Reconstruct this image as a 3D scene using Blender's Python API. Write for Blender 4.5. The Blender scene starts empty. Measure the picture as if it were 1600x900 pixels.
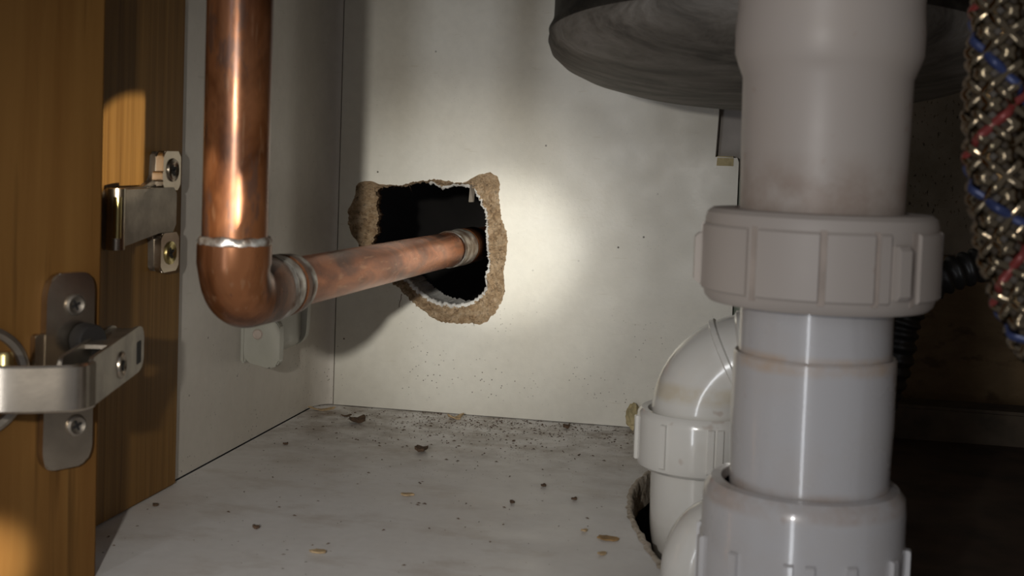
import bpy, bmesh, math, random
from mathutils import Vector, Matrix, noise
random.seed(7)
scene = bpy.context.scene
COL = scene.collection
PI = math.pi
rad = math.radians

# ------------------------------------------------------------------ camera
CAM = Vector((0, 0, 0.18))
yaw, pitch, roll = rad(11.3), rad(3.0), rad(2.0)
fw = Vector((-math.sin(yaw)*math.cos(pitch), math.cos(yaw)*math.cos(pitch), -math.sin(pitch)))
r0 = Vector((math.cos(yaw), math.sin(yaw), 0)); u0 = r0.cross(fw)
RT = r0*math.cos(roll) + u0*math.sin(roll)
UP = -r0*math.sin(roll) + u0*math.cos(roll)
cam = bpy.data.cameras.new('camera'); camo = bpy.data.objects.new('camera', cam); COL.objects.link(camo)
m = Matrix.Identity(4)
for i in range(3):
    m[i][0] = RT[i]; m[i][1] = UP[i]; m[i][2] = -fw[i]; m[i][3] = CAM[i]
camo.matrix_world = m
cam.sensor_width = 36; cam.lens = 45; cam.shift_y = -0.06875
cam.clip_start = 0.01; cam.clip_end = 20
cam.dof.use_dof = True; cam.dof.focus_distance = 0.84; cam.dof.aperture_fstop = 22
scene.camera = camo

# ------------------------------------------------------------------ light
w = bpy.data.worlds.new('world'); scene.world = w; w.use_nodes = True
w.node_tree.nodes['Background'].inputs[0].default_value = (0.93, 0.93, 0.98, 1)
w.node_tree.nodes['Background'].inputs[1].default_value = 0.165

def spot(name, loc, target, power, angle, blend, size, color):
    l = bpy.data.lights.new(name, 'SPOT'); o = bpy.data.objects.new(name, l); COL.objects.link(o)
    l.energy = power; l.spot_size = rad(angle); l.spot_blend = blend; l.shadow_soft_size = size; l.color = color
    o.location = loc
    o.rotation_euler = (Vector(target) - Vector(loc)).to_track_quat('-Z', 'Y').to_euler()
    return o
TORCH = (-0.083, -0.016, 0.205)
AIM = (-0.173, 0.837, 0.114)
spot('torch_core', TORCH, AIM, 17, 8.5, 1.0, 0.006, (1.0, 0.97, 0.88))
spot('torch_halo', TORCH, (-0.200, 0.837, 0.106), 10.0, 18, 1.0, 0.006, (1.0, 0.965, 0.87))
spot('torch_corona', TORCH, (-0.235, 0.837, 0.02), 4.6, 45, 1.0, 0.006, (1.0, 0.95, 0.85))
spot('torch_spill', TORCH, (-0.10, 0.837, 0.128), 1.15, 95, 0.8, 0.006, (1.0, 0.94, 0.87))
# two added narrow spots that make the bright patches on the left oak
spot('oak_patch_spot', (0.084, 0.05, 0.10), (-0.296, 0.556, 0.176), 34.0, 4.4, 0.12, 0.003, (1.0, 0.86, 0.66))
spot('oak_patch_spot_low', (-0.10, 0.20, 0.06), (-0.2845, 0.428, 0.016), 11.0, 8.5, 1.0, 0.004, (1.0, 0.92, 0.75))

# added tall narrow light far behind the camera, for streaks on the plastic
wl = bpy.data.lights.new('streak_light', 'AREA'); wo = bpy.data.objects.new('streak_light', wl); COL.objects.link(wo)
wl.shape = 'RECTANGLE'; wl.size = 0.13; wl.size_y = 1.8; wl.energy = 6.2; wl.color = (0.92, 0.95, 1.0)
wo.location = (-0.42, -1.6, 0.2)
wo.rotation_euler = (Vector((0, 0.5, 0.15)) - Vector((-0.42, -1.6, 0.2))).to_track_quat('-Z', 'Y').to_euler()

vs = scene.view_settings
vs.view_transform = 'Standard'; vs.look = 'None'; vs.gamma = 1; vs.use_curve_mapping = False
vs.exposure = 0.0

# ------------------------------------------------------------------ materials
class NT:
    def __init__(s, name):
        s.m = bpy.data.materials.new(name); s.m.use_nodes = True
        s.t = s.m.node_tree; s.b = s.t.nodes['Principled BSDF']
        s.tc = s.t.nodes.new('ShaderNodeTexCoord')
    def n(s, typ, **kw):
        x = s.t.nodes.new(typ)
        for k, v in kw.items():
            if hasattr(x, k): setattr(x, k, v)
        return x
    def link(s, a, b): s.t.links.new(a, b)
    def mapping(s, scale=(1, 1, 1), loc=(0, 0, 0), rot=(0, 0, 0)):
        x = s.n('ShaderNodeMapping'); x.inputs['Scale'].default_value = scale
        x.inputs['Location'].default_value = loc; x.inputs['Rotation'].default_value = rot
        s.link(s.tc.outputs['Object'], x.inputs[0]); return x.outputs[0]
    def noise(s, scale, detail=4, rough=0.55, vec=None, dist=0):
        x = s.n('ShaderNodeTexNoise'); x.inputs['Scale'].default_value = scale
        x.inputs['Detail'].default_value = detail; x.inputs['Roughness'].default_value = rough
        x.inputs['Distortion'].default_value = dist
        s.link(vec or s.tc.outputs['Object'], x.inputs['Vector']); return x.outputs['Fac']
    def voro(s, scale, vec=None):
        x = s.n('ShaderNodeTexVoronoi'); x.inputs['Scale'].default_value = scale
        s.link(vec or s.tc.outputs['Object'], x.inputs['Vector']); return x
    def ramp(s, fac, stops, interp='LINEAR'):
        x = s.n('ShaderNodeValToRGB'); x.color_ramp.interpolation = interp
        e = x.color_ramp.elements
        while len(e) < len(stops): e.new(0.5)
        for q, (p, c) in zip(e, stops):
            q.position = p; q.color = (c, c, c, 1) if not isinstance(c, tuple) else (*c, 1)
        s.link(fac, x.inputs[0]); return x.outputs[0]
    def mix(s, fac, a, b, mode='MIX'):
        x = s.n('ShaderNodeMix'); x.data_type = 'RGBA'; x.blend_type = mode
        for v, i in ((fac, 0), (a, 6), (b, 7)):
            if hasattr(v, 'is_output'): s.link(v, x.inputs[i])
            elif i == 0: x.inputs[0].default_value = v
            else: x.inputs[i].default_value = (*v, 1)
        return x.outputs[2]
    def math(s, op, a, b=None, clamp=False):
        x = s.n('ShaderNodeMath'); x.operation = op; x.use_clamp = clamp
        for i, v in enumerate((a, b)):
            if v is None: continue
            if hasattr(v, 'is_output'): s.link(v, x.inputs[i])
            else: x.inputs[i].default_value = v
        return x.outputs[0]
    def sep(s):
        x = s.n('ShaderNodeSeparateXYZ'); s.link(s.tc.outputs['Object'], x.inputs[0]); return x.outputs
    def band(s, v, lo, hi, soft):
        a = s.n('ShaderNodeMapRange'); a.inputs[1].default_value = lo - soft; a.inputs[2].default_value = lo
        s.link(v, a.inputs[0])
        b = s.n('ShaderNodeMapRange'); b.inputs[1].default_value = hi + soft; b.inputs[2].default_value = hi
        s.link(v, b.inputs[0])
        return s.math('MULTIPLY', a.outputs[0], b.outputs[0])
    def out(s, color=None, rough=None, metal=None, bump=None, bs=0.2, bd=0.001, **kw):
        for k, v in (('Base Color', color), ('Roughness', rough), ('Metallic', metal)):
            if v is None: continue
            if hasattr(v, 'is_output'): s.link(v, s.b.inputs[k])
            else: s.b.inputs[k].default_value = (*v, 1) if isinstance(v, tuple) else v
        if bump is not None:
            x = s.n('ShaderNodeBump'); x.inputs['Strength'].default_value = bs; x.inputs['Distance'].default_value = bd
            s.link(bump, x.inputs['Height']); s.link(x.outputs[0], s.b.inputs['Normal'])
        for k, v in kw.items(): s.b.inputs[k.replace('_', ' ')].default_value = v
        return s.m

def laminate(name, base, dirt, floor=False):
    t = NT(name)
    big = t.ramp(t.noise(9, 5, 0.6), [(0.42, 0.0), (0.72, 1.0)])
    c = t.mix(t.math('MULTIPLY', big, 0.45), base, dirt)
    fine = t.ramp(t.noise(160, 3), [(0.3, 0.86), (0.7, 1.04)])
    c = t.mix(0.35, c, fine, 'MULTIPLY')
    # fly specks: small irregular dots gathered in patches, denser near the bottom
    vo = t.voro(330); dots = t.ramp(vo.outputs['Distance'], [(0.10, 1.0), (0.17, 0.0)])
    patch = t.ramp(t.noise(26, 3), [(0.50, 0.0), (0.62, 1.0)])
    k = t.math('MULTIPLY', dots, patch)
    vo2 = t.voro(75); d2 = t.ramp(vo2.outputs['Distance'], [(0.035, 1.0), (0.06, 0.0)])
    k2 = t.math('MULTIPLY', d2, t.ramp(t.noise(13, 2), [(0.5, 0.0), (0.6, 1.0)]))
    se = t.sep()
    if floor:
        near = t.band(se[1], 0.70, 1.0, 0.13)
        k = t.math('MULTIPLY', k, near)
        grime = t.math('MULTIPLY', t.ramp(t.noise(38, 6, 0.7), [(0.42, 0.0), (0.66, 1.0)]), t.band(se[1], 0.80, 1.0, 0.14))
        c = t.mix(t.math('MULTIPLY', grime, 0.9), c, (0.20, 0.145, 0.10))
        c = t.mix(t.math('MULTIPLY', t.ramp(t.noise(21, 5, 0.65, t.mapping((1, 1.6, 1), loc=(4, 2, 0))), [(0.52, 0.0), (0.70, 1.0)]), 0.35), c, (0.36, 0.27, 0.19))
        k = t.math('MULTIPLY', k, 0.85)
    else:
        low = t.band(se[2], -1, 0.03, 0.06)
        k = t.math('MULTIPLY', k, t.math('ADD', t.math('MULTIPLY', low, 0.75), 0.12))
        scr = t.ramp(t.noise(60, 2, 0.5, t.mapping((1, 1, 7), rot=(0.2, 0.7, 0.1))), [(0.70, 0.0), (0.76, 0.35)])
        c = t.mix(scr, c, dirt)
    c = t.mix(t.math('ADD', k, k2, True), c, (0.07, 0.05, 0.035))
    r = t.ramp(t.noise(40, 4), [(0.3, 0.36), (0.7, 0.55)])
    return t.out(c, r, 0.0, t.noise(420, 3), 0.12, 0.0006)

def oak(name, a, b, sc):
    t = NT(name)
    v = t.mapping(sc)
    g = t.noise(1.0, 6, 0.65, v, 0.4)
    c = t.ramp(g, [(0.25, a), (0.5, tuple(0.5*(p+q) for p, q in zip(a, b))), (0.75, b)])
    v2 = t.mapping((sc[0]*4, sc[1]*4, sc[2]*2.2))
    pores = t.ramp(t.noise(1.0, 3, 0.5, v2), [(0.60, 0.0), (0.72, 1.0)])
    c = t.mix(t.math('MULTIPLY', pores, 0.55), c, tuple(x*0.35 for x in a))
    return t.out(c, 0.5, 0, g, 0.25, 0.0006, Specular_IOR_Level=0.15)

def plain(name, color, rough=0.5, metal=0.0, var=0.25, sc=60, bs=0.1, **kw):
    t = NT(name)
    f = t.ramp(t.noise(sc, 4), [(0.3, 1 - var), (0.7, 1 + var*0.3)])
    c = t.mix(1.0, color, f, 'MULTIPLY')
    return t.out(c, rough, metal, t.noise(sc*5, 3), bs, 0.0004, **kw)

def copper(name, sc, g=1.0, metal=0.55, tamt=0.7, sat=1.0):
    t = NT(name)
    n1 = t.noise(46, 4, 0.6, t.mapping(sc), 0.5)
    c = t.ramp(n1, [(p_, (g*c_[0], g*c_[1]*sat, g*c_[2]*sat*sat)) for p_, c_ in ((0.32, (0.085, 0.030, 0.012)), (0.45, (0.21, 0.076, 0.028)), (0.56, (0.34, 0.135, 0.055)), (0.68, (0.16, 0.060, 0.024)))])
    tarn = t.ramp(t.noise(60, 5, 0.65, t.mapping(sc, loc=(3, 1, 2))), [(0.55, 0.0), (0.60, 1.0)])
    c = t.mix(t.math('MULTIPLY', tarn, tamt), c, (0.13*g, 0.075*g, 0.058*g))
    scr = t.ramp(t.noise(520, 2, 0.5, t.mapping(tuple(q*q for q in sc), rot=(.1, .05, .1))), [(0.62, 0.0), (0.7, 1.0)])
    c = t.mix(t.math('MULTIPLY', scr, 0.4), c, (0.45*g, 0.25*g, 0.14*g))
    r = t.ramp(t.noise(48, 4, .5, t.mapping(sc)), [(0.3, 0.19), (0.7, 0.36)])
    return t.out(c, r, metal, t.noise(110, 4, .5, t.mapping(sc)), 0.12, 0.0005)

def pvc(name, bands=(), base=(0.80, 0.785, 0.77), rough=0.26, coat=0.0):
    t = NT(name); se = t.sep()
    c = t.mix(t.math('MULTIPLY', t.ramp(t.noise(30, 5, 0.6), [(0.5, 0.0), (0.75, 1.0)]), 0.25), base, (0.52, 0.44, 0.36))
    spk = t.math('MULTIPLY', t.ramp(t.noise(75, 2), [(0.71, 0.0), (0.745, 1.0)]), 0.35)
    c = t.mix(spk, c, (0.36, 0.23, 0.16))
    for lo, hi, soft, amt, colr in bands:
        k = t.math('MULTIPLY', t.band(se[2], lo, hi, soft), t.ramp(t.noise(62, 5, 0.65), [(0.36, 0.0), (0.62, amt)]))
        c = t.mix(k, c, colr)
    r = t.ramp(t.noise(25, 4), [(0.3, rough), (0.7, rough + 0.12)])
    t.b.inputs['Coat Weight'].default_value = coat; t.b.inputs['Coat Roughness'].default_value = 0.07
    return t.out(c, r, 0, t.noise(60, 3), 0.06, 0.0006)

M = {}
M['back'] = laminate('back_panel_laminate', (0.72, 0.70, 0.63), (0.55, 0.50, 0.40))
M['left'] = laminate('side_panel_laminate', (0.66, 0.62, 0.56), (0.50, 0.455, 0.39))
M['floor'] = laminate('floor_laminate', (0.80, 0.79, 0.785), (0.60, 0.55, 0.50), True)
M['oak'] = oak('oak_stile', (0.13, 0.060, 0.013), (0.28, 0.15, 0.042), (55, 210, 4))
M['oakdoor'] = oak('oak_door', (0.115, 0.050, 0.012), (0.185, 0.095, 0.027), (50, 50, 3))
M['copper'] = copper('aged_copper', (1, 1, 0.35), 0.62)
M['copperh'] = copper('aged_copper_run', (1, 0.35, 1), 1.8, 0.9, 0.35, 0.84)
t = NT('solder'); sn = t.noise(140, 4)
M['solder'] = t.out(t.ramp(sn, [(0.36, (0.20, 0.13, 0.09)), (0.5, (0.40, 0.36, 0.32)), (0.64, (0.70, 0.69, 0.66))]), 0.36, 0.8, t.noise(220, 4), 0.5, 0.001)
t = NT('chipboard')
cn = t.noise(170, 6, 0.7)
cc = t.ramp(cn, [(0.25, (0.20, 0.12, 0.06)), (0.42, (0.48, 0.32, 0.18)), (0.58, (0.68, 0.50, 0.32)), (0.8, (0.80, 0.66, 0.49))])
cc = t.mix(t.ramp(t.noise(420, 3), [(0.6, 0.0), (0.68, 0.7)]), cc, (0.12, 0.07, 0.04))
M['chip'] = t.out(cc, 0.9, 0, t.noise(420, 6, 0.75), 1.0, 0.0035)
t = NT('dusty_rim')
M['rim'] = t.out(t.ramp(t.noise(210, 6, 0.7), [(0.3, (0.26, 0.19, 0.13)), (0.5, (0.52, 0.45, 0.37)), (0.7, (0.64, 0.59, 0.52))]), 0.9, 0, t.noise(400, 4), 0.8, 0.0015)
t = NT('plaster_layer')
pcol = t.ramp(t.noise(90, 5, 0.65), [(0.3, (0.40, 0.38, 0.35)), (0.55, (0.72, 0.71, 0.68))])
wx = t.n('ShaderNodeMapRange'); wx.inputs[1].default_value = -.250; wx.inputs[2].default_value = -.236; t.link(t.sep()[0], wx.inputs[0])
pcol = t.mix(wx.outputs[0], (0.22, 0.14, 0.08), pcol)
M['plaster'] = t.out(pcol, 0.8, 0, t.noise(300, 4), 0.6, 0.001)
BR = (0.40, 0.28, 0.20)
M['pvc_up'] = pvc('white_plastic_upper', [(0.150, 0.172, 0.012, 0.8, (0.36, 0.28, 0.23))], (0.50, 0.445, 0.40), 0.36)
M['pvc_nut'] = pvc('white_plastic_nut', [], (0.46, 0.41, 0.37), 0.42)
M['pvc_low'] = pvc('white_plastic_lower', [(0.1095, 0.1135, 0.002, 0.5, (0.55, 0.36, 0.20)), (0.062, 0.068, 0.002, 0.45, BR)], (0.56, 0.55, 0.555), 0.22, 0.8)
M['pvc_bend'] = pvc('white_plastic_bend', [(0.066, 0.071, 0.003, 0.5, (0.55, 0.45, 0.28))], (0.70, 0.69, 0.66), 0.14, 0.8)
M['groove'] = plain('brown_groove', (0.46, 0.39, 0.34), 0.8)  # brown-grey, slightly darker than the nut
t = NT('black_bowl')
bn = t.noise(30, 6, 0.7, t.mapping((0.6, 1.6, 1)), 0.6)
bc = t.ramp(bn, [(0.34, (0.055, 0.048, 0.040)), (0.5, (0.145, 0.13, 0.11)), (0.68, (0.24, 0.22, 0.195))])
se = t.sep()
M['bowl'] = t.out(bc, 0.62, 0, bn, 0.6, 0.003)
t = NT('black_bowl_side'); bn = t.noise(55, 6, 0.7)
M['bowlside'] = t.out(t.ramp(bn, [(0.45, (0.012, 0.011, 0.010)), (0.62, (0.035, 0.032, 0.026)), (0.78, (0.12, 0.11, 0.09))]), 0.5, 0, bn, 0.5, 0.002)
M['chrome'] = plain('nickel_plate', (0.56, 0.49, 0.40), 0.27, 1.0, 0.25, 60, 0.08)
M['dull'] = plain('dull_steel', (0.36, 0.32, 0.27), 0.42, 0.9, 0.35, 80, 0.15)
M['brass'] = plain('brass_pin', (0.70, 0.58, 0.26), 0.3, 1.0, 0.2)
M['dark'] = plain('dark_recess', (0.015, 0.013, 0.012), 0.7)
M['cavity'] = plain('cavity_black', (0.012, 0.010, 0.009), 0.95, 0, 0.5, 25)  # near-black: darkness of the void put into the wall colour
t = NT('translucent_clip')
M['clip'] = t.out(t.ramp(t.noise(50), [(0.3, (0.46, 0.455, 0.39)), (0.7, (0.56, 0.55, 0.49))]), 0.3, 0, t.noise(60), 0.1, 0.0005, Transmission_Weight=0.25, IOR=1.4)
t = NT('mottled_board')
vec = t.mapping((1.4, 1, 0.8))
mc = t.ramp(t.noise(22, 5, 0.6), [(0.35, (0.30, 0.26, 0.19)), (0.65, (0.46, 0.40, 0.31))])
mk = t.math('MULTIPLY', t.ramp(t.noise(300, 3, 0.55, vec), [(0.60, 0.0), (0.66, 0.8)]), t.ramp(t.noise(17, 3), [(0.38, 0.0), (0.55, 1.0)]))
M['mottle'] = t.out(t.mix(mk, mc, (0.035, 0.028, 0.02)), 0.8, 0, t.noise(200, 4), 0.4, 0.001)
M['brown'] = oak('brown_board', (0.13, 0.085, 0.042), (0.26, 0.175, 0.09), (14, 14, 40))
M['grime'] = plain('grimy_floor', (0.12, 0.09, 0.06), 0.85, 0, 0.5, 40, 0.5)
M['shadefloor'] = plain('grimy_shaded_board', (0.07, 0.043, 0.026), 0.9, 0, 0.5, 40, 0.4)  # grimy board tone darkened further, shade put into the colour
M['conduit'] = plain('black_conduit', (0.022, 0.021, 0.020), 0.34, 0, 0.2)
M['green'] = plain('pale_green_pipe', (0.34, 0.38, 0.32), 0.3, 0, 0.2)
M['grey'] = plain('grey_post', (0.42, 0.385, 0.36), 0.7, 0, 0.12)
M['foam'] = plain('yellow_foam', (0.55, 0.46, 0.26), 0.9, 0, 0.4, 120, 0.8)
M['wire'] = plain('braid_wire', (0.24, 0.19, 0.125), 0.12, 1.0, 0.2)
M['blue'] = plain('braid_blue', (0.03, 0.045, 0.13), 0.35, 0.2, 0.2)
M['red'] = plain('braid_red', (0.22, 0.035, 0.03), 0.35, 0.2, 0.2)
M['core'] = plain('hose_core', (0.06, 0.045, 0.03), 0.6)
M['ceil'] = plain('worktop_underside', (0.24, 0.20, 0.15), 0.8)
M['crumb'] = plain('dark_crumb', (0.13, 0.08, 0.048), 0.9, 0, 0.5, 400, 0.8)
M['tan'] = plain('tan_chip', (0.52, 0.38, 0.22), 0.85, 0, 0.4, 400, 0.6)
M['amber'] = plain('amber_flake', (0.42, 0.26, 0.11), 0.7, 0, 0.4, 300, 0.5)

# ------------------------------------------------------------------ geometry helpers
def obj(name, bm, mat, parent=None, smooth=True, angle=35):
    bmesh.ops.recalc_face_normals(bm, faces=bm.faces)
    me = bpy.data.meshes.new(name); bm.to_mesh(me); bm.free()
    o = bpy.data.objects.new(name, me); COL.objects.link(o)
    me.materials.append(M[mat] if isinstance(mat, str) else mat)
    if smooth:
        me.shade_smooth()
        me.set_sharp_from_angle(angle=rad(angle))
    if parent: o.parent = parent
    return o
def thing(name, label, cat, group=None):
    o = bpy.data.objects.new(name, None); COL.objects.link(o); o.empty_display_size = 0.01
    o['label'] = label; o['category'] = cat
    if group: o['group'] = group
    return o
def tag(o, label, cat, group=None):
    o['label'] = label; o['category'] = cat
    if group: o['group'] = group
    return o
def struct(o, label=None):
    o['kind'] = 'structure'
    if label: o['label'] = label
    return o
def box(x0, x1, y0, y1, z0, z1, bev=0.0, seg=2):
    bm = bmesh.new()
    bmesh.ops.create_cube(bm, size=1)
    for v in bm.verts:
        v.co = Vector((x0 + (v.co.x + .5)*(x1-x0), y0 + (v.co.y + .5)*(y1-y0), z0 + (v.co.z + .5)*(z1-z0)))
    if bev: bmesh.ops.bevel(bm, geom=bm.edges[:], offset=bev, segments=seg, affect='EDGES')
    return bm
def xform(bm, mat):
    bm.transform(mat); return bm
def lathe(prof, seg=64, mat=None, cap=True):
    """prof: list of (r,z) revolved about local z; then transformed by mat"""
    bm = bmesh.new(); rings = []
    for r, z in prof:
        if r < 1e-6: rings.append([bm.verts.new((0, 0, z))])
        else: rings.append([bm.verts.new((r*math.cos(2*PI*k/seg), r*math.sin(2*PI*k/seg), z)) for k in range(seg)])
    for a, b in zip(rings, rings[1:]):
        for k in range(seg):
            k2 = (k+1) % seg
            if len(a) == 1 and len(b) == 1: continue
            if len(a) == 1: bm.faces.new((a[0], b[k], b[k2]))
            elif len(b) == 1: bm.faces.new((a[k], a[k2], b[0]))
            else: bm.faces.new((a[k], a[k2], b[k2], b[k]))
    if mat is not None: bm.transform(mat)
    return bm
def at(x, y, z=0): return Matrix.Translation((x, y, z))
def along(p, d):
    return Matrix.Translation(p) @ Vector(d).to_track_quat('Z', 'Y').to_matrix().to_4x4()
def catmull(pts, n):
    P = [Vector(p) for p in pts]; P = [2*P[0]-P[1]] + P + [2*P[-1]-P[-2]]; out = []
    for i in range(1, len(P)-2):
        for k in range(n):
            t = k/n; a, b, c, d = P[i-1:i+3]
            out.append(0.5*((2*b) + (c-a)*t + (2*a-5*b+4*c-d)*t*t + (3*b-a-3*c+d)*t**3))
    out.append(P[-2]); return out
def frames(path):
    fr = []; ref = None
    for i, p in enumerate(path):
        tg = (path[min(i+1, len(path)-1)] - path[max(i-1, 0)]).normalized()
        if ref is None:
            ref = Vector((1, 0, 0)) if abs(tg.x) < 0.8 else Vector((0, 1, 0))
        n = (ref - tg*ref.dot(tg)).normalized(); ref = n
        fr.append((p, tg, n, tg.cross(n)))
    return fr
def tube(path, rfun, seg=32, cap=True, bm=None):
    bm = bm or bmesh.new(); rings = []; fr = frames(path)
    for i, (p, tg, n, b) in enumerate(fr):
        r = rfun(i, i/(len(path)-1)) if callable(rfun) else rfun
        rings.append([bm.verts.new(p + (n*math.cos(2*PI*k/seg) + b*math.sin(2*PI*k/seg))*r) for k in range(seg)])
    for a, c in zip(rings, rings[1:]):
        for k in range(seg):
            bm.faces.new((a[k], a[(k+1) % seg], c[(k+1) % seg], c[k]))
    if cap:
        bm.faces.new(rings[0][::-1]); bm.faces.new(rings[-1])
    return bm
def sector(r0, r1, a0, a1, z0, z1, n=8, ch=0.0006, mat=None):
    """curved block; angle 0 faces -y (towards the front), positive to +x"""
    bm = bmesh.new(); cols = []
    for k in range(n+1):
        a = rad(a0 + (a1-a0)*k/n); s, c = math.sin(a), -math.cos(a)
        pr = [(r0, z0), (r1-ch, z0), (r1, z0+ch), (r1, z1-ch), (r1-ch, z1), (r0, z1)]
        cols.append([bm.verts.new((r*s, r*c, z)) for r, z in pr])
    for A, B in zip(cols, cols[1:]):
        for k in range(6): bm.faces.new((A[k], A[(k+1) % 6], B[(k+1) % 6], B[k]))
    bm.faces.new(cols[0]); bm.faces.new(cols[-1][::-1])
    if mat is not None: bm.transform(mat)
    return bm
def prism(poly, d0, d1, plane='yz', bev=0.0, fn=None):
    """polygon (a,b) extruded from d0 to d1; fn maps (a,b,d)->Vector"""
    bm = bmesh.new()
    A = [bm.verts.new(fn(a, b, d0)) for a, b in poly]; B = [bm.verts.new(fn(a, b, d1)) for a, b in poly]
    bm.faces.new(A[::-1]); bm.faces.new(B)
    for k in range(len(poly)):
        k2 = (k+1) % len(poly); bm.faces.new((A[k], A[k2], B[k2], B[k]))
    if bev: bmesh.ops.bevel(bm, geom=bm.edges[:], offset=bev, segments=2, affect='EDGES')
    return bm
def rounded(poly, r, n=4):
    out = []; L = len(poly)
    for i in range(L):
        p = Vector(poly[i]); a = Vector(poly[i-1]); b = Vector(poly[(i+1) % L])
        da = (a-p); db = (b-p); rr = min(r, da.length*.45, db.length*.45)
        s = p + da.normalized()*rr; e = p + db.normalized()*rr
        for k in range(n+1):
            t = k/n; q = s*(1-t)**2 + p*2*t*(1-t) + e*t*t; out.append((q.x, q.y))
    return out
def screw(p, d, r, parent, mat='dull'):
    mt = along(p, d)
    h = obj('screw', lathe([(0, .0004), (r*.35, .0002), (r*.55, .0006), (r*.8, .0012), (r, .0008), (r*1.05, 0), (r*1.05, -.001)], 28, mt), mat, parent)
    for ang in (0.4, 0.4 + PI/2):
        bm = box(-r*.5, r*.5, -r*.10, r*.10, .0001, .0008)
        bm.transform(mt @ Matrix.Rotation(ang, 4, 'Z')); obj('slot', bm, 'dark', h, False)
    return h

YB = 0.837; XL = -0.30; ZT = 0.42; YF = 0.38

# ------------------------------------------------------------------ setting: floor
HOLE = [(-.006, .80), (-.034, .775), (-.0560, .73), (-.0635, .688), (-.0605, .64), (-.0515, .60), (-.0360, .552), (-.022, .51), (-.018, .46),
        (0, .425), (.03, .415), (.052, .44), (.058, .55), (.058, .65), (.055, .75), (.03, .795)]
hp = catmull([(x, y, 0) for x, y in HOLE + HOLE[:1]], 10)[:-1]
hp2 = [Vector((p.x + .0013*noise.noise(p*260), p.y + .0013*noise.noise(p*260 + Vector((9, 9, 9))), 0)) for p in hp]
def slab_with_hole(x0, x1, y0, y1, z0, z1, hole):
    bm = bmesh.new()
    def ring(pts, z):
        vs_ = [bm.verts.new((p[0], p[1], z)) for p in pts]
        return vs_, [bm.edges.new((vs_[k], vs_[(k+1) % len(vs_)])) for k in range(len(vs_))]
    rect = [(x0, y0), (x1, y0), (x1, y1), (x0, y1)]
    tv, te = ring(rect, z1); hv, he = ring(hole, z1)
    bmesh.ops.triangle_fill(bm, use_beauty=True, use_dissolve=False, edges=te + he)
    bv, be = ring(rect, z0)
    for k in range(4): bm.faces.new((tv[k], tv[(k+1) % 4], bv[(k+1) % 4], bv[k]))
    return bm
floor = struct(obj('floor', slab_with_hole(-.2992, .22, YF, .95, -.016, 0.0, hp2), 'floor', None, False))
# crumbling chipboard rim of the floor cut-out
bm = bmesh.new(); rows = []
for j, (off, z) in enumerate(((-.0030, .0002), (-.0014, .0007), (0.0, .0004), (.0012, -.003), (.0006, -.008), (.0016, -.013), (.001, -.016))):
    row = []
    cx, cy = .03, .62
    for k, p in enumerate(hp2):
        d = Vector((cx-p.x, cy-p.y, 0)).normalized()
        jj = noise.noise(Vector((p.x*240, p.y*240, j*3.1)))
        row.append(bm.verts.new((p.x + d.x*(off + .0012*jj), p.y + d.y*(off + .0012*jj), z + (.0007*abs(jj) if 0 < j < 3 else 0))))
    rows.append(row)
for a, b in zip(rows, rows[1:]):
    for k in range(len(a)): bm.faces.new((a[k], a[(k+1) % len(a)], b[(k+1) % len(a)], b[k]))
obj('cutout_edge', bm, 'rim', floor, True, 80)
struct(obj('floor_below', box(-.35, .25, .3, 1.0, -.12, -.10), 'grime', None, False))  # added below the floor to stop light leaking through the cut-out
struct(obj('wall_leak_stop_back', box(-.35, .25, .955, .975, -.10, -.017), 'grime', None, False))  # this and the next two: added boards that close the light leak
struct(obj('wall_leak_stop_right', box(.222, .24, .3, .955, -.10, -.017), 'grime', None, False))
struct(obj('wall_leak_stop_front', box(-.35, .222, YF, YF + .018, -.10, -.017), 'grime', None, False))

# ------------------------------------------------------------------ setting: walls
lw = bmesh.new()
pl = [(XL, .613), (XL, .815)] + [(XL + .0107*(1-math.cos(a*PI/20)), .815 + .0225*math.sin(a*PI/20)) for a in range(1, 11)] + [(-.2893, YB + .018), (-.318, YB + .018), (-.318, .613)]
lw = prism(pl, .0005, ZT, fn=lambda a, b, d: Vector((a, b, d)))
struct(obj('wall_left', lw, 'left', None, True, 30))
struct(obj('wall_right', box(.20, .218, YF, .95, 0, ZT), 'brown', None, False))
struct(obj('ceiling', box(-.35, .25, YF, .95, ZT, ZT + .02), 'ceil', None, False))

OUT = [(-27620, 15343), (-27079, 15587), (-26531, 15556), (-26049, 15405), (-25231, 15372), (-24620, 15357), (-23949, 15526), (-23348, 15706), (-22545, 15828), (-22011, 15888), (-21340, 15784), (-20671, 15707), (-20008, 15733), (-19684, 15978), (-19101, 16322), (-18315, 16467), (-17754, 16206), (-17631, 15672), (-17656, 14900), (-17546, 14005), (-17418, 13367), (-17064, 12611), (-16975, 11972), (-17014, 11197), (-17061, 10679), (-17196, 10026), (-17151, 9512), (-17032, 8743), (-17162, 7959), (-17595, 7156), (-18230, 6404), (-18687, 6207), (-19288, 6274), (-20085, 6200), (-20888, 6203), (-21562, 6293), (-22176, 6557), (-22524, 6864), (-23074, 7160), (-23492, 7530), (-23980, 7962), (-24332, 8337), (-24774, 8575), (-25874, 9701), (-26730, 10843), (-27355, 11050), (-27505, 11465), (-27931, 11906), (-28159, 12622), (-28188, 13609), (-27860, 14150), (-27699, 14748)]
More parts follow.
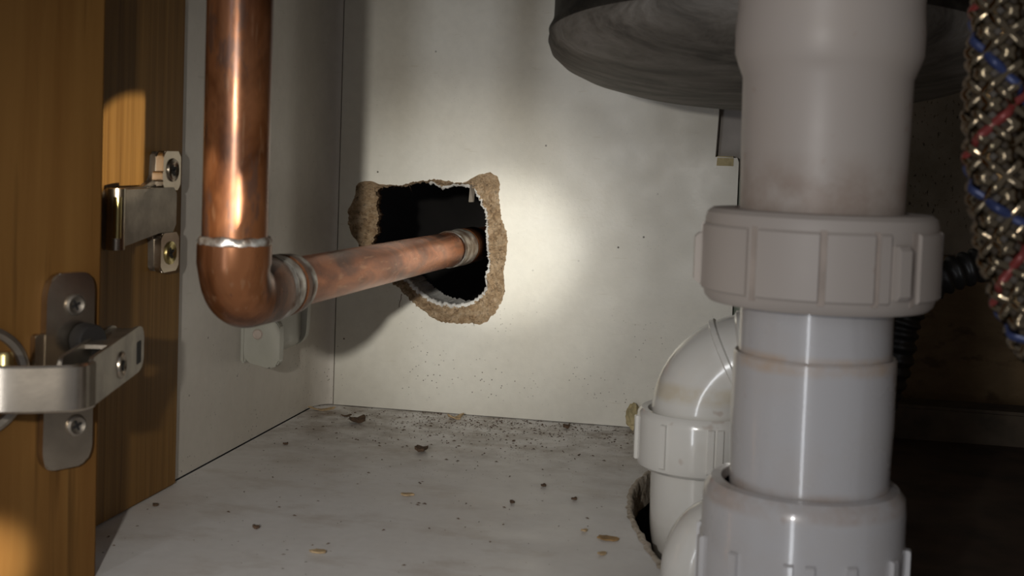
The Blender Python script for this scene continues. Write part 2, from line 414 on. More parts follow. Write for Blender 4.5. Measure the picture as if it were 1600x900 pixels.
INN = [(-26059, 15132), (-25378, 15251), (-24698, 15304), (-24022, 15436), (-23349, 15593), (-22407, 15708), (-22064, 15513), (-21789, 15341), (-21324, 15490), (-20792, 15615), (-20123, 15590), (-19827, 15511), (-19514, 15328), (-19235, 14951), (-19020, 14505), (-18671, 14002), (-18509, 13165), (-18460, 12129), (-18398, 11092), (-18275, 10253), (-18352, 9793), (-18467, 9265), (-18378, 8618), (-18604, 8214), (-19186, 7684), (-19712, 7431), (-20511, 7253), (-21592, 7322), (-22411, 7538), (-22965, 7902), (-23523, 8332), (-23944, 8705), (-25202, 9563), (-26198, 10703), (-26558, 11215), (-26476, 11682), (-26170, 12027), (-26323, 12548), (-26165, 13216), (-26360, 13735), (-26284, 14398), (-26433, 14787)]
HC = Vector((-.2195, .118))
def polar(poly, N):
    P = [Vector((a*1e-5, b*1e-5)) for a, b in poly]; res = []
    for k in range(N):
        th = 2*PI*k/N; d = Vector((math.cos(th), math.sin(th))); best = 0
        for a, b in zip(P, P[1:] + P[:1]):
            a = a - HC; b = b - HC; e = b - a; den = d.x*e.y - d.y*e.x
            if abs(den) < 1e-12: continue
            t_ = (a.x*e.y - a.y*e.x)/den; s_ = (a.x*d.y - a.y*d.x)/den
            if t_ > 0 and -1e-6 <= s_ <= 1+1e-6: best = max(best, t_)
        res.append(best)
    return res
NH = 420
RO = polar(OUT, NH); RI = polar(INN, NH)
def jag(k, s, f): 
    th = 2*PI*k/NH; return noise.noise(Vector((math.cos(th)*f, math.sin(th)*f, s)))
RO = [r + .0009*jag(k, 1, 26) + .0006*jag(k, 5, 70) for k, r in enumerate(RO)]
RI = [min(r + .0012*jag(k, 2, 24) + .0009*jag(k, 7, 70), RO[k] - .0012) for k, r in enumerate(RI)]
def hpos(k, r, y):
    th = 2*PI*k/NH; return Vector((HC.x + r*math.cos(th), y, HC.y + r*math.sin(th)))
bm = bmesh.new()
rect = [(-.2885, .0005), (-.0196, .0005), (-.0198, .1775), (-.0208, .1802), (-.0348, .1805), (-.0338, .2073), (-.0338, ZT), (-.2885, ZT)]
tv = [bm.verts.new((a, YB, b)) for a, b in rect]
te = [bm.edges.new((tv[k], tv[(k+1) % len(tv)])) for k in range(len(tv))]
hv = [bm.verts.new(hpos(k, RO[k], YB)) for k in range(NH)]
he = [bm.edges.new((hv[k], hv[(k+1) % NH])) for k in range(NH)]
bmesh.ops.triangle_fill(bm, use_beauty=True, use_dissolve=False, edges=te + he)
bv = [bm.verts.new((a, YB + .016, b)) for a, b in rect]
for k in range(len(tv)): bm.faces.new((tv[k], tv[(k+1) % len(tv)], bv[(k+1) % len(tv)], bv[k]))
wb = struct(obj('wall_back', bm, 'back', None, False))
# torn chipboard collar between the painted face and the opening
bm = bmesh.new(); rows = []; NR = 14
for j in range(NR + 1):
    f = j/NR; row = []
    for k in range(NH):
        r = RO[k]*(1-f) + RI[k]*f
        wdt = RO[k] - RI[k]; th = 2*PI*k/NH
        q = Vector((math.cos(th)*r*1.0, math.sin(th)*r, 0))
        nz = .8*noise.noise(q*330) + .7*noise.noise(q*900) + .5*noise.noise(q*1900)
        amp = min(1, wdt/.004) * (0.15 if j == 0 else 1)
        y = YB + .0058*f**1.3 + amp*.0030*nz - (.0016*math.sin(PI*min(1, f*1.7)) if f < .6 else 0)*amp
        row.append(bm.verts.new(hpos(k, r + (.0007*noise.noise(q*700 + Vector((5, 5, 5))) if 0 < j else -0.0), y)))
    rows.append(row)
for a, b in zip(rows, rows[1:]):
    for k in range(NH): bm.faces.new((a[k], a[(k+1) % NH], b[(k+1) % NH], b[k]))
obj('torn_chipboard', bm, 'chip', wb, True, 180)
last = None
bm = bmesh.new(); rows = []
for j, (dr, dy) in enumerate(((.0006, .0050), (-.0012, .0062), (-.0017, .0085), (-.0010, .0125), (.0002, .018), (.0010, .034), (.0006, .050), (.012, .051))):
    row = []
    for k in range(NH):
        th = 2*PI*k/NH; q = Vector((math.cos(th)*RI[k], math.sin(th)*RI[k], j*.004))
        if math.cos(th) < -.2 and math.sin(th) > -.6: dr_ = abs(dr) + .0008
        else: dr_ = dr
        if j > 4: dr_ += .035*min(1, max(0, math.sin(th) + .75)*4)
        row.append(bm.verts.new(hpos(k, RI[k] + dr_ + .0006*noise.noise(q*600), YB + dy)))
    rows.append(row)
for a, b in zip(rows, rows[1:]):
    for k in range(NH): bm.faces.new((a[k], a[(k+1) % NH], b[(k+1) % NH], b[k]))
obj('backing_layer', bm, 'plaster', wb, True, 80)
# loose fibres on the torn edge, and a scrap hanging in the opening
bm = bmesh.new(); rf = random.Random(3)
for q in range(46):
    k = rf.randrange(NH); r = RI[k] + rf.random()*(RO[k]-RI[k]); p0 = hpos(k, r, YB - .0006)
    d = Vector((rf.uniform(-1, 1), -rf.uniform(.2, 1), rf.uniform(-1, .5))).normalized(); ln_ = rf.uniform(.0015, .0045)
    pts = [p0 + d*ln_*f + Vector((0, 0, -.25*ln_*f*f)) for f in (0, .35, .7, 1)]
    tube(pts, lambda i, f: .00016*(1.1-f), 4, True, bm)
pts = [Vector((-.2420, YB - .0008, .0800)) + Vector((-.0014*f, 0, -.0095*f)) + .0006*noise.noise_vector(Vector((f*5, 0, 0))) for f in (0, .2, .4, .6, .8, 1)]
tube(pts, .00022, 5, True, bm)
fb = obj('wood_fibres', bm, 'crumb', wb); fb['kind'] = 'stuff'
bm = box(-.1985, -.1950, YB + .004, YB + .0055, .1440, .1560, .0004)
for v in bm.verts: v.co += Vector((.002*(v.co.z-.15)/.006*.4, .004*(.156-v.co.z)/.012, 0)) + .0006*noise.noise_vector(v.co*400)
obj('hanging_scrap', bm, 'dull', wb)
# worn step at the right-hand notch of the back panel
bm = box(-.0350, -.0222, YB - .0006, YB + .016, .1735, .1812, .0012, 2)
for v in bm.verts: v.co += .0006*noise.noise_vector(v.co*500)
obj('worn_step', bm, 'foam', wb)
struct(obj('trim_1', box(-.0455, -.004, YB + .0164, YB + .04, 0, ZT), 'grey', None, False))
# dark void behind the hole and the recess to the right
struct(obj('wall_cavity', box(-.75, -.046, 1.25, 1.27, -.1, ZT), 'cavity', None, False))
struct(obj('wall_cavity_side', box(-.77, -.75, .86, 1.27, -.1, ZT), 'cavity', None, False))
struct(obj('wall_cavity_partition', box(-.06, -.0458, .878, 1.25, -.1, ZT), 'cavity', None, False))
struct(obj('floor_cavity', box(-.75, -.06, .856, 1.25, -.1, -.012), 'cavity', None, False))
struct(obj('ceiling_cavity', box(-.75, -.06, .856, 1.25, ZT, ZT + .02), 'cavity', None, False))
struct(obj('wall_recess', box(-.0457, .20, .93, .948, .0, ZT), 'mottle', None, False))
struct(obj('trim_2', box(-.004, .20, .9205, .9295, .0, .118, .001), 'brown', None, False))
struct(obj('trim_3', box(-.003, .1995, .850, .880, .0003, .0255, .002), 'grime', None, False))
struct(obj('floor_shade_sheet', box(.0605, .1995, .39, .8495, .0002, .004, .0008), 'shadefloor', None, False))  # added dark sheet, shade of the right floor painted into its colour
# oak stile lining the front of the left side
st = obj('trim_4', box(-.318, -.296, .478, .6125, .0006, ZT, .0008), 'oak', None, False); struct(st)

# ------------------------------------------------------------------ oak door, open
E0 = Vector((-.262, .472, 0)); du = Vector((-.45, -.893, 0)).normalized(); dn = Vector((.893, -.45, 0)).normalized()
def D(t_, n_, z_): return E0 + du*t_ + dn*n_ + Vector((0, 0, z_))
bm = box(0, .30, -.02, 0, -.03, ZT, .0012)
bm.transform(Matrix(((du.x, dn.x, 0, E0.x), (du.y, dn.y, 0, E0.y), (0, 0, 1, 0), (0, 0, 0, 1))))
door = struct(obj('door_1', bm, 'oakdoor', None, False))

# hinge on the door
h = thing('cabinet_hinge', 'nickel cabinet hinge with folded-out arm screwed to the open oak door', 'hinge')
def DN(a, b, d): return D(a, d, b)
pol = rounded([(.009, .049), (.026, .049), (.028, .055), (.027, .119), (.024, .1262), (.0085, .1262), (.006, .121), (.006, .055)], .004)
obj('flange', prism(pol, .0002, .0042, fn=DN, bev=.0006), 'chrome', h)
pol = rounded([(.0265, .078), (.0315, .078), (.0315, .103), (.0265, .103)], .0015)
obj('flange_neck', prism(pol, .0002, .0036, fn=DN, bev=.0004), 'chrome', h)
mt = along(D(.0535, 0, .087), dn)
obj('cup', lathe([(0, -.010), (.0165, -.010), (.0175, -.001), (.0178, .0018), (.0195, .0030), (.0212, .0022), (.0216, .0003)], 64, mt), 'dull', h)
screw(D(.0150, .0044, .1135), dn, .0042, h)
screw(D(.0135, .0044, .0655), dn, .0042, h)
# arm: curved band from the cup, then a channel running back
path = [(-.2795, .4060), (-.270, .4000), (-.262, .3985), (-.254, .4008), (-.246, .4050), (-.2395, .4090), (-.2365, .4135), (-.2360, .4200)]
pp = [Vector((p.x, p.y)) for p in catmull([(a, b, 0) for a, b in path], 6)]
bm = bmesh.new(); cols = []
for i, p in enumerate(pp):
    tg = (pp[min(i+1, len(pp)-1)] - pp[max(i-1, 0)]).normalized(); nn = Vector((tg.y, -tg.x))
    z0, z1 = .0822, .0990
    prf = [(0, z0+.0008), (.0006, z0), (.0016, z0), (.0022, z0+.0008), (.0022, z1-.0008), (.0016, z1), (.0006, z1), (0, z1-.0008)]
    cols.append([bm.verts.new((p.x + nn.x*(o-.001), p.y + nn.y*(o-.001), z)) for o, z in prf])
for A, B in zip(cols, cols[1:]):
    for k in range(8): bm.faces.new((A[k], A[(k+1) % 8], B[(k+1) % 8], B[k]))
bm.faces.new(cols[0]); bm.faces.new(cols[-1][::-1])
obj('arm_band', bm, 'chrome', h)
a0 = Vector((-.2362, .4195, 0)); a1 = Vector((-.2560, .497, 0)); ad = (a1-a0).normalized(); an = Vector((ad.y, -ad.x, 0))
L = (a1-a0).length
def AR(s, z, o): return a0 + ad*s + an*o + Vector((0, 0, z))
pol = rounded([(0, .0820), (L*.9, .0825), (L, .0845), (L, .0995), (L*.9, .1018), (0, .0998)], .003)
arm = obj('arm_channel', prism(pol, -.0016, 0, fn=AR, bev=.0005), 'dull', h)
obj('arm_channel_back', prism(pol, -.0125, -.0109, fn=AR, bev=.0005), 'dull', h)
obj('arm_web', prism([(.003, .0815), (L-.004, .0815), (L-.004, .0835), (.003, .0835)], -.0112, -.0014, fn=AR), 'dull', h)
obj('arm_top_lip', prism([(.030, .0985), (L-.004, .0985), (L-.004, .1000), (.030, .1000)], -.0112, -.0014, fn=AR), 'dull', h)
screw(AR(L*.52, .0905, .0001), an, .0052, h, 'chrome')
obj('slot', prism(rounded([(L*.84, .0862), (L*.93, .0862), (L*.93, .0955), (L*.84, .0955)], .001), -.0002, .0002, fn=AR), 'dark', h)
obj('pivot_pin', lathe([(0, .0), (.003, 0), (.003, .020), (.0024, .021), (0, .021)], 24, at(-.2655, .4105, .0808)), 'brass', h)
obj('spring_cam', lathe([(0, .0), (.0058, 0), (.0064, .001), (.0064, .007), (.0058, .008), (0, .008)], 32, along(D(.0118, .0045, .1000), dn)), 'dark', h)

# hinge mounting plate on the oak stile
mp = thing('hinge_mounting_plate', 'T-shaped steel hinge mounting plate on the oak stile beside the side panel', 'hinge plate')
def XP(a, b, d): return Vector((-.2959 + d, a - .010, b))
pol = rounded([(.542, .128), (.560, .130), (.582, .134), (.586, .132), (.5868, .115), (.606, .1145), (.6075, .118), (.6065, .170), (.604, .1735), (.5868, .1735), (.5855, .160), (.575, .1565), (.542, .1565)], .002)
obj('plate', prism(pol, 0.0, .0030, fn=XP, bev=.0006), 'dull', mp)
obj('ear', prism(rounded([(.5868, .1545), (.6055, .1545), (.6055, .1738), (.5868, .1738)], .003), .003, .0072, fn=XP, bev=.0008), 'chrome', mp)
obj('ear', prism(rounded([(.5868, .1142), (.6060, .1142), (.6060, .1335), (.5868, .1335)], .003), .003, .0068, fn=XP, bev=.0008), 'chrome', mp)
obj('raised_tongue', prism(rounded([(.5400, .1290), (.586, .1345), (.600, .1345), (.600, .1560), (.586, .1560), (.5400, .1560)], .003), .003, .0080, fn=XP, bev=.0010), 'dull', mp)
obj('rolled_end', tube([Vector((-0.288, 0.5300, 0.129)), Vector((-0.288, 0.5300, 0.1568))], .0042, 24), 'chrome', mp)
obj('end_pin', tube([Vector((-0.2858, 0.5272, 0.1345)), Vector((-0.2858, 0.5272, 0.153))], .0019, 16), 'brass', mp)
screw(Vector((-0.2886, 0.5865, 0.1645)), (1, 0, 0), .0056, mp, 'chrome')
screw(Vector((-0.289, 0.5865, 0.1235)), (1, 0, 0), .0056, mp, 'brass')
obj('clip_tab', prism(rounded([(.5835, .159), (.5872, .159), (.5872, .164), (.5835, .164)], .001), .003, .0085, fn=XP, bev=.0005), 'chrome', mp)

# ------------------------------------------------------------------ copper pipe
cp = thing('copper_pipe', 'aged copper pipe dropping down, turning at an elbow and entering the wall hole', 'pipe')
CXP, CYP = -.2010, .462
V = Vector
obj('vertical_pipe', tube([V((CXP, CYP, .1385 + (ZT-.1385)*k/12)) for k in range(13)], .0126, 48), 'copper', cp)
# elbow: socket, bend, socket
ZC = .1200; RB = .0128
pth = [V((CXP, CYP, .1408)), V((CXP, CYP, .1400))]
for k in range(13):
    a = PI/2*k/12
    pth.append(V((CXP, CYP + RB - RB*math.cos(a), ZC + RB - RB*math.sin(a))))
pth += [V((CXP, .482, ZC)), V((CXP, .487, ZC - .0002)), V((CXP, .4935, ZC - .0003))]
rb = [.0136, .0143] + [.0143, .0139, .0137, .0136, .0136, .0136, .0136, .0136, .0136, .0136, .0137, .0138, .0139] + [.0141, .0141, .0138]
elb = obj('elbow', tube(pth, lambda i, f: rb[i], 48), 'copper', cp)
def ring_solder(name, c, d, r, wd, amp, parent, mat='solder'):
    bm = lathe([(r*.95, -wd), (r, -wd*.7), (r*1.015, -wd*.2), (r*1.01, wd*.3), (r*.97, wd*.8), (r*.90, wd)], 72, along(c, d))
    for v in bm.verts:
        nz = noise.noise(v.co*330); v.co += (v.co - V(c)).normalized()*amp*nz + V(d)*amp*1.2*noise.noise(v.co*210)
    return obj(name, bm, mat, parent)
ring_solder('solder_ring', (CXP, CYP, .1412), (0, 0, 1), .0140, .0022, .0007, cp)
yax = V((0, 1, -.0165)).normalized()
def PX(y): return V((CXP, y, ZC - (y-.478)*.0165))
ring_solder('solder_ring', PX(.4955), yax, .0140, .0032, .0004, cp)
obj('reducer_collar', lathe([(.0128, 0), (.0136, .001), (.0136, .007), (.0129, .009), (.0126, .0155), (.0131, .017), (.0131, .022), (.0123, .0245), (.0108, .025)], 48, along(PX(.498), yax)), 'solder', cp)
obj('collar_band', lathe([(.0124, 0), (.01345, .0008), (.01345, .005), (.0124, .0062)], 48, along(PX(.5085), yax)), 'copper', cp)
obj('horizontal_pipe', tube([PX(.515 + (.955-.515)*k/24) for k in range(25)], .0110, 48), 'copperh', cp)
ring_solder('solder_ring', PX(.801), yax, .0119, .0016, .0003, cp)
obj('coupling', lathe([(.0112, 0), (.0120, .001), (.0120, .026), (.0124, .028), (.0124, .031), (.0112, .0325)], 48, along(PX(.802), yax)), 'solder', cp)
obj('coupling_sleeve', lathe([(.0110, 0), (.0123, .001), (.0123, .034), (.0110, .036)], 48, along(PX(.836), yax)), 'copper', cp)

# pale plastic clip on the left wall behind the elbow
cl = thing('pipe_clip', 'pale translucent plastic pipe clip on the side panel below the copper elbow', 'clip')
def YP(a, b, d): return V((a, d, b))
obj('base', box(-.2998, -.2965, .700, .778, .050, .098, .001), 'clip', cl)
fj = obj('jaw', prism(rounded([(-.2965, .0515), (-.2790, .0480), (-.2745, .0510), (-.2745, .0760), (-.2965, .0790)], .004), .698, .7045, fn=YP, bev=.0009), 'clip', cl)
obj('jaw', prism(rounded([(-.2965, .0560), (-.284, .0535), (-.2785, .0600), (-.2770, .0950), (-.2965, .0950)], .005), .752, .7575, fn=YP, bev=.0009), 'clip', cl)
obj('saddle', prism(rounded([(-.2965, .0540), (-.2860, .0530), (-.2815, .0580), (-.2815, .0800), (-.2965, .0850)], .003), .7045, .752, fn=YP, bev=.0005), 'clip', cl)
obj('screw_hole', lathe([(0, .0002), (.0018, .0002), (.0022, 0), (.0028, .0006), (.0032, 0)], 20, along((-.2880, .6979, .0680), (0, -1, 0))), 'groove', cl)

# ------------------------------------------------------------------ white waste stack
SX, SY = .0182, .46
S = at(SX, SY)
ws = thing('waste_pipe', 'thick white plastic waste pipe with two ribbed nuts standing in the foreground', 'waste pipe')
obj('upper_pipe', lathe([(.0315, ZT), (.0316, .232), (.0322, .224), (.0320, .2165), (.0306, .2125), (.0290, .2085), (.0287, .19), (.0282, .168), (.0280, .155)], 96, S), 'pvc_up', ws)
nut = obj('slip_nut', lathe([(.0281, .1600), (.0300, .1628), (.0375, .1626), (.0392, .1612), (.0398, .1590), (.0398, .1350), (.0390, .1318), (.0375, .1303), (.0300, .1298), (.0268, .1310)], 96, S), 'pvc_nut', ws)
for a0_, a1_ in ((-78, -37), (-31, -2.2), (1.2, 23), (26, 31), (50, 76), (79, 112), (118, 150), (166, 200), (206, 240), (246, 272)):
    obj('grip_panel', sector(.0394, .0411, a0_, a1_, .1345, .1573, 10, .0007, S), 'pvc_nut', nut)
for a_ in (-83, 37, 157):
    bm = sector(.0394, .0434, a_-2.9, a_+2.9, .1360, .1535, 4, .0014, S); obj('lug', bm, 'pvc_nut', nut)
for a_ in (-34, -.5, 24.5, 47): obj('groove', sector(.0394, .0399, a_-1.6, a_+1.6, .1335, .1580, 3, .0001, S), 'groove', nut)
obj('neck', lathe([(.0262, .133), (.0264, .1125), (.0250, .1105)], 96, S), 'pvc_low', ws)
obj('coupling_body', lathe([(.0255, .1115), (.0274, .1127), (.0281, .1118), (.0282, .0900), (.0276, .0700), (.0274, .060)], 96, S), 'pvc_low', ws)
S2 = at(SX - .0015, SY)
ln = obj('compression_nut', lathe([(.0276, .0648), (.0290, .0672), (.0325, .0668), (.0347, .0640), (.0352, .0590), (.0352, .0490), (.0358, .0470), (.0358, .0150), (.0340, .0120), (.0270, .0120)], 96, S2), 'pvc_low', ws)
for a_ in (-72, -39, -8, 3, 25, 55, 80, 110, 140, 170, 200, 230, 260):
    obj('rib', sector(.0356, .0374, a_-2.4, a_+2.4, .0140, .0475, 3, .0006, S2), 'pvc_low', ln)
obj('lower_pipe', lathe([(.0262, .0130), (.0262, -.098)], 64, S), 'pvc_low', ws)

# ------------------------------------------------------------------ trap elbow behind the stack
te_ = thing('trap_elbow', 'glossy white plastic trap elbow with ribbed nut beside the floor cut-out', 'pipe elbow')
EX, EY = -.0275, .62
pth = [V((EX, EY, .050)), V((EX, EY, .056))]
BRD = .0262; zc = .0565
for k in range(15):
    a = PI/2*k/14; pth.append(V((EX + BRD - BRD*math.cos(a), EY, zc + BRD*math.sin(a))))
pth += [V((EX + BRD + .004, EY, zc + BRD)), V((EX + BRD + .03, EY, zc + BRD))]
obj('bend', tube(pth, lambda i, f: .0238, 56), 'pvc_bend', te_)
def ringtorus(c, d, r, wd, hgt): return lathe([(r, -wd), (r + hgt, -wd*.6), (r + hgt, wd*.6), (r, wd)], 64, along(c, d))
a = PI/2*.70
obj('seam_ring', ringtorus((EX + BRD - BRD*math.cos(a), EY, zc + BRD*math.sin(a)), (math.sin(a), 0, math.cos(a)), .0236, .0020, .0014), 'pvc_bend', te_)
a = PI/2*.88
obj('seam_ring', ringtorus((EX + BRD - BRD*math.cos(a), EY, zc + BRD*math.sin(a)), (math.sin(a), 0, math.cos(a)), .0237, .0030, .0018), 'pvc_bend', te_)
obj('collar', lathe([(.0237, 0), (.0256, .0006), (.0256, .005), (.0248, .006), (.0248, .012), (.0262, .013), (.0262, .022), (.0237, .023)], 64, along((EX + BRD - .002, EY, zc + BRD), (1, 0, 0))), 'pvc_bend', te_)
tn = obj('slip_nut', lathe([(.0240, .0545), (.0255, .0580), (.0285, .0585), (.0302, .0565), (.0306, .0535), (.0306, .0350), (.0298, .0320), (.0280, .0305), (.0225, .0310)], 80, at(EX, EY)), 'pvc_bend', te_)
for a_ in (-75, -30, 12, 20, 52, 95, 140, 185, 230):
    obj('rib', sector(.0303, .0320, a_-2.6, a_+2.6, .0340, .0548, 3, .0005, at(EX, EY)), 'pvc_bend', tn)
pth = catmull([(EX, EY, .034), (EX, EY, .015), (EX + .001, EY, -.002), (EX + .007, EY, -.022), (EX + .020, EY, -.040), (EX + .040, EY, -.050)], 8)
obj('tail_pipe', tube(pth, .0228, 48), 'pvc_bend', te_)

# small overflow bend in front of it
pth = catmull([(.012, .535, .0290), (-.004, .528, .0300), (-.0165, .522, .0275), (-.0225, .520, .0180), (-.0235, .520, .0040), (-.0235, .522, -.020), (-.022, .524, -.060)], 8)
ob = obj('branch_bend', tube(pth, .0132, 40), 'pvc_bend')
tag(ob, 'small smooth white plastic bend in front of the trap elbow, low beside the waste pipe', 'pipe bend')

# ------------------------------------------------------------------ sink bowl
sb = thing('sink_bowl', 'dark round sink bowl with dusty domed underside hanging at the top', 'sink bowl')
BM = at(-.001, .620, .229) @ Matrix.Rotation(rad(-6.0), 4, 'X') @ at(0, 0, -.229)
zb = .2065 + .0
dome = [(0, .2075), (.03, .2080), (.055, .2100), (.075, .2130), (.090, .2170), (.0990, .2212), (.1045, .2260), (.1064, .2310), (.1060, .2345)]
off = .625*math.sin(0)
obj('underside', lathe(dome, 96, BM), 'bowl', sb, True, 60)
obj('side_wall', lathe([(.1060, .2345), (.1064, .2362), (.1050, .2390), (.1042, .2420), (.1042, .405), (.09, .407)], 96, BM), 'bowlside', sb, True, 60)

# ------------------------------------------------------------------ hose, conduit, green pipe, foam
bh = thing('braided_hose', 'steel braided flexible hose with blue and red threads at the right edge', 'hose')
HY = .40; k_ = HY/.34
def hz(z): return .18 + (z-.18)*k_
hpts = [(.0600*k_, HY, .30), (.0560*k_, HY, hz(.232)), (.0548*k_, HY, hz(.212)), (.0545*k_, HY, hz(.196)), (.0552*k_, HY, hz(.184)), (.0568*k_, HY, hz(.172)), (.0595*k_, HY, hz(.160)), (.0635*k_, HY, hz(.148)), (.070*k_, HY, hz(.136)), (.080*k_, HY, hz(.124)), (.095*k_, HY, hz(.112))]
hpath = catmull(hpts, 22); hfr = frames(hpath)
HR = .0078
obj('core', tube(hpath, HR - .0006, 24), 'core', bh)
acc = [0]
for a, b in zip(hpath, hpath[1:]): acc.append(acc[-1] + (b-a).length)
NS = 7; pitchl = .042
for dirn in (1, -1):
    for s_ in range(NS):
        pts = []
        for i, (p, tg, n, b) in enumerate(hfr):
            th = dirn*2*PI*acc[i]/pitchl + 2*PI*s_/NS
            over = math.cos(NS*2*PI*acc[i]/pitchl + PI*s_ + (0 if dirn > 0 else PI))
            r = HR + .0009*over
            pts.append(p + (n*math.cos(th) + b*math.sin(th))*r)
        bm = bmesh.new(); prev = None
        for i, q in enumerate(pts):
            p, tg0, n, b = hfr[i]
            tg = (pts[min(i+1, len(pts)-1)] - pts[max(i-1, 0)]).normalized(); no = (q-p).normalized(); si = tg.cross(no).normalized()
            row = [bm.verts.new(q + si*x*.00135 + no*y*.0010) for x, y in ((1, 0), (.5, .9), (-.5, .9), (-1, 0), (0, -.8))]
            if prev:
                for k in range(5): bm.faces.new((prev[k], prev[(k+1) % 5], row[(k+1) % 5], row[k]))
            prev = row
        mat = 'blue' if s_ == 3 and dirn < 0 else ('red' if s_ == 5 and dirn > 0 else 'wire')
        obj('braid_strand', bm, mat, bh, True, 60)

cpts = [(.199, .67, .160), (.15, .665, .1495), (.118, .66, .1395), (.1025, .655, .1325), (.0860, .65, .1262), (.0740, .65, .1170), (.0675, .65, .1030), (.0640, .65, .080), (.052, .66, .03), (.044, .665, -.06)]
cpath = catmull(cpts, 26)
ca = [0]
for a, b in zip(cpath, cpath[1:]): ca.append(ca[-1] + (b-a).length)
cd = obj('corrugated_conduit', tube(cpath, lambda i, f: .0080 + .0008*math.copysign(abs(math.sin(ca[i]*PI/.0030))**.6, math.sin(ca[i]*PI/.0030)), 28), 'conduit', None, True, 80)
tag(cd, 'black corrugated conduit curving behind the ribbed nut towards the right', 'conduit')
gp = obj('supply_pipe', lathe([(0, .0005), (.0074, .0005), (.0074, .150), (.0074, .152), (.0074, .165), (.0066, .1685), (0, .1695)], 32, at(-.0120, YB + .0070)), 'green')
tag(gp, 'pale green upright pipe beside the right edge of the back panel', 'pipe')
def lump(c, s, seed, sub=3, amp=.35, fr=3.0):
    bm = bmesh.new(); bmesh.ops.create_icosphere(bm, subdivisions=sub, radius=1)
    for v in bm.verts:
        n_ = noise.noise(v.co*fr + V((seed, seed*2, 0))) + .5*noise.noise(v.co*fr*2.5 + V((seed, 0, seed)))
        v.co *= 1 + amp*n_
        v.co = V((c[0] + v.co.x*s[0], c[1] + v.co.y*s[1], c[2] + v.co.z*s[2]))
    return bm
fl = obj('foam_lump', lump((-.0805, .829, .0095), (.0045, .005, .0085), 3), 'foam')
tag(fl, 'small yellowish foam lump in the back corner beside the trap elbow nut', 'foam')

# ------------------------------------------------------------------ debris on the floor
def flake(x, y, sx, sy, th, curl, rot, mat, name, label, cat, seed):
    bm = bmesh.new(); n = 6; rnd = random.Random(seed); V1 = []; V2 = []
    lim = [(1 + .45*(rnd.random()-.5)) for _ in range(16)]
    def pt(u, v_, off):
        a = math.atan2(v_, u) % (2*PI); k = a/(2*PI)*16; i0 = int(k) % 16; f = k - int(k)
        g = lim[i0]*(1-f) + lim[(i0+1) % 16]*f
        X = u*sx*g; Y = v_*sy*g; Z = curl*(u*u*.9 + .35*v_*u) + off + th*.5*noise.noise(V((u*2, v_*2, seed)))
        return X, Y, Z
    rings = []
    for r_ in (0, .4, .75, 1.0):
        rings.append([(r_*math.cos(2*PI*k/16), r_*math.sin(2*PI*k/16)) for k in range(16)] if r_ else [(0, 0)])
    P = [[pt(u, v_, th) for u, v_ in rg] for rg in rings]; Q = [[pt(u*.97, v_*.97, 0) for u, v_ in rg] for rg in rings]
    zmin = min(p[2] for rg in Q for p in rg)
    c, s = math.cos(rot), math.sin(rot)
    mk = lambda p: bm.verts.new((x + p[0]*c - p[1]*s, y + p[0]*s + p[1]*c, p[2] - zmin + .0002))
    P = [[mk(p) for p in rg] for rg in P]; Q = [[mk(p) for p in rg] for rg in Q]
    for G in (P, Q):
        for k in range(16): bm.faces.new((G[0][0], G[1][k], G[1][(k+1) % 16]))
        for a, b in zip(G[1:], G[2:]):
            for k in range(16): bm.faces.new((a[k], a[(k+1) % 16], b[(k+1) % 16], b[k]))
    for k in range(16): bm.faces.new((P[3][k], P[3][(k+1) % 16], Q[3][(k+1) % 16], Q[3][k]))
    return tag(obj(name, bm, mat, None, True, 50), label, cat, 'debris on the cabinet floor')
flake(-.290, .8165, .0090, .0022, .0006, .0022, .2, 'tan', 'wood_sliver', 'curled tan wood sliver in the far left floor corner', 'wood chip', 1)
flake(-.2554, .7874, .0048, .0042, .0022, .0022, .6, 'crumb', 'bark_flake', 'large dark brown flake on the floor near the back left corner', 'debris', 2)
flake(-.1945, .7257, .0036, .0042, .0018, .0016, -.2, 'crumb', 'bark_flake', 'dark brown flake alone on the floor below the wall hole', 'debris', 3)
flake(-.1758, .6304, .0032, .0022, .0009, .0002, .3, 'tan', 'wood_chip', 'pale tan wood chip mid floor in front of the dark flake', 'wood chip', 4)
flake(-.1875, .5289, .0034, .0020, .0008, .0001, .1, 'tan', 'wood_chip', 'pale tan wood chip nearest the front of the floor', 'wood chip', 5)
flake(-.0665, .5883, .0048, .0034, .0007, .0001, -.2, 'amber', 'amber_flake', 'flat amber flake beside the crumbling floor cut-out edge', 'debris', 6)
flake(-.2267, .5531, .0018, .0016, .0012, .0004, 0, 'crumb', 'dark_crumb', 'dark crumb at the front left of the floor', 'crumb', 7)
flake(-.1977, .8218, .0055, .0030, .0010, .0030, .5, 'tan', 'curled_chip', 'curled pale chip at the foot of the back panel under the hole', 'wood chip', 8)
flake(-.1225, .8187, .0024, .0022, .0016, .0008, .2, 'crumb', 'dark_crumb', 'dark crumb at the foot of the back panel nearer the trap elbow', 'crumb', 9)
flake(-.2875, .5732, .0015, .0015, .0009, .0003, 0, 'crumb', 'dark_crumb', 'dark crumb beside the foot of the oak stile', 'crumb', 10)
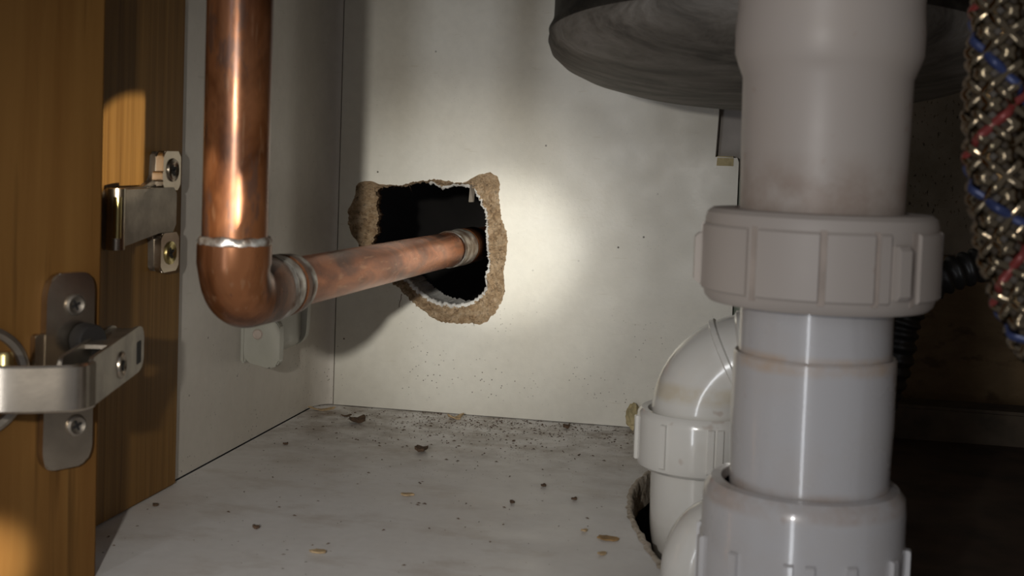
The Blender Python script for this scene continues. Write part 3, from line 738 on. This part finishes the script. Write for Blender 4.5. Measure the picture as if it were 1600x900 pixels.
flake(-.1117, .6708, .0015, .0014, .0010, .0003, 1, 'crumb', 'dark_crumb', 'farthest of three dark crumbs on the bare floor left of the cut-out', 'crumb', 11)
flake(-.1214, .6336, .0015, .0013, .0010, .0003, 2, 'crumb', 'dark_crumb', 'leftmost of three dark crumbs on the bare floor left of the cut-out', 'crumb', 12)
flake(-.0918, .6498, .0015, .0013, .0010, .0003, .4, 'crumb', 'dark_crumb', 'rightmost of three dark crumbs, nearest the cut-out edge', 'crumb', 13)
flake(-.2759, .7153, .0016, .0013, .0009, .0003, .4, 'crumb', 'dark_crumb', 'small dark crumb close to the foot of the side panel', 'crumb', 14)
flake(-.2673, .8018, .0030, .0012, .0008, .0012, .4, 'crumb', 'thin_shred', 'thin dark shred between the tan sliver and the large dark flake', 'debris', 15)
flake(-.0790, .5968, .0016, .0013, .0007, .0004, .8, 'tan', 'wood_chip', 'tiny pale chip left of the amber flake', 'wood chip', 16)
flake(-.0663, .5640, .0020, .0016, .0008, .0004, .8, 'tan', 'wood_chip', 'tiny pale chip in front of the amber flake at the cut-out', 'wood chip', 17)
# uncountable grit, thickest along the back
bm = bmesh.new(); n = 0
while n < 1500:
    y = YB - abs(random.gauss(0, .045)) - .001; x = -.17 + random.gauss(0, .06)
    if n % 6 == 0: x, y = random.uniform(-.29, -.07), random.uniform(.5, .83)
    if not (-.297 < x < -.075 and .5 < y < YB - .001): continue
    s_ = random.choice((.0002, .00025, .0003, .0004, .0006)); a = random.random()*6.28; st_ = random.uniform(1, 2.6)
    c, s = math.cos(a)*s_*st_, math.sin(a)*s_*st_
    q = [bm.verts.new(v) for v in ((x+c, y+s, .0001), (x-s*.6/st_, y+c*.6/st_, .0001), (x-c, y-s, .0001), (x+s*.6/st_, y-c*.6/st_, .0001))]
    tp = bm.verts.new((x, y, s_*1.1))
    for k in range(4): bm.faces.new((q[k], q[(k+1) % 4], tp))
    n += 1
gr = obj('floor_grit', bm, 'crumb', None, False)
tag(gr, 'fine brown grit scattered along the foot of the back panel', 'grit'); gr['kind'] = 'stuff'
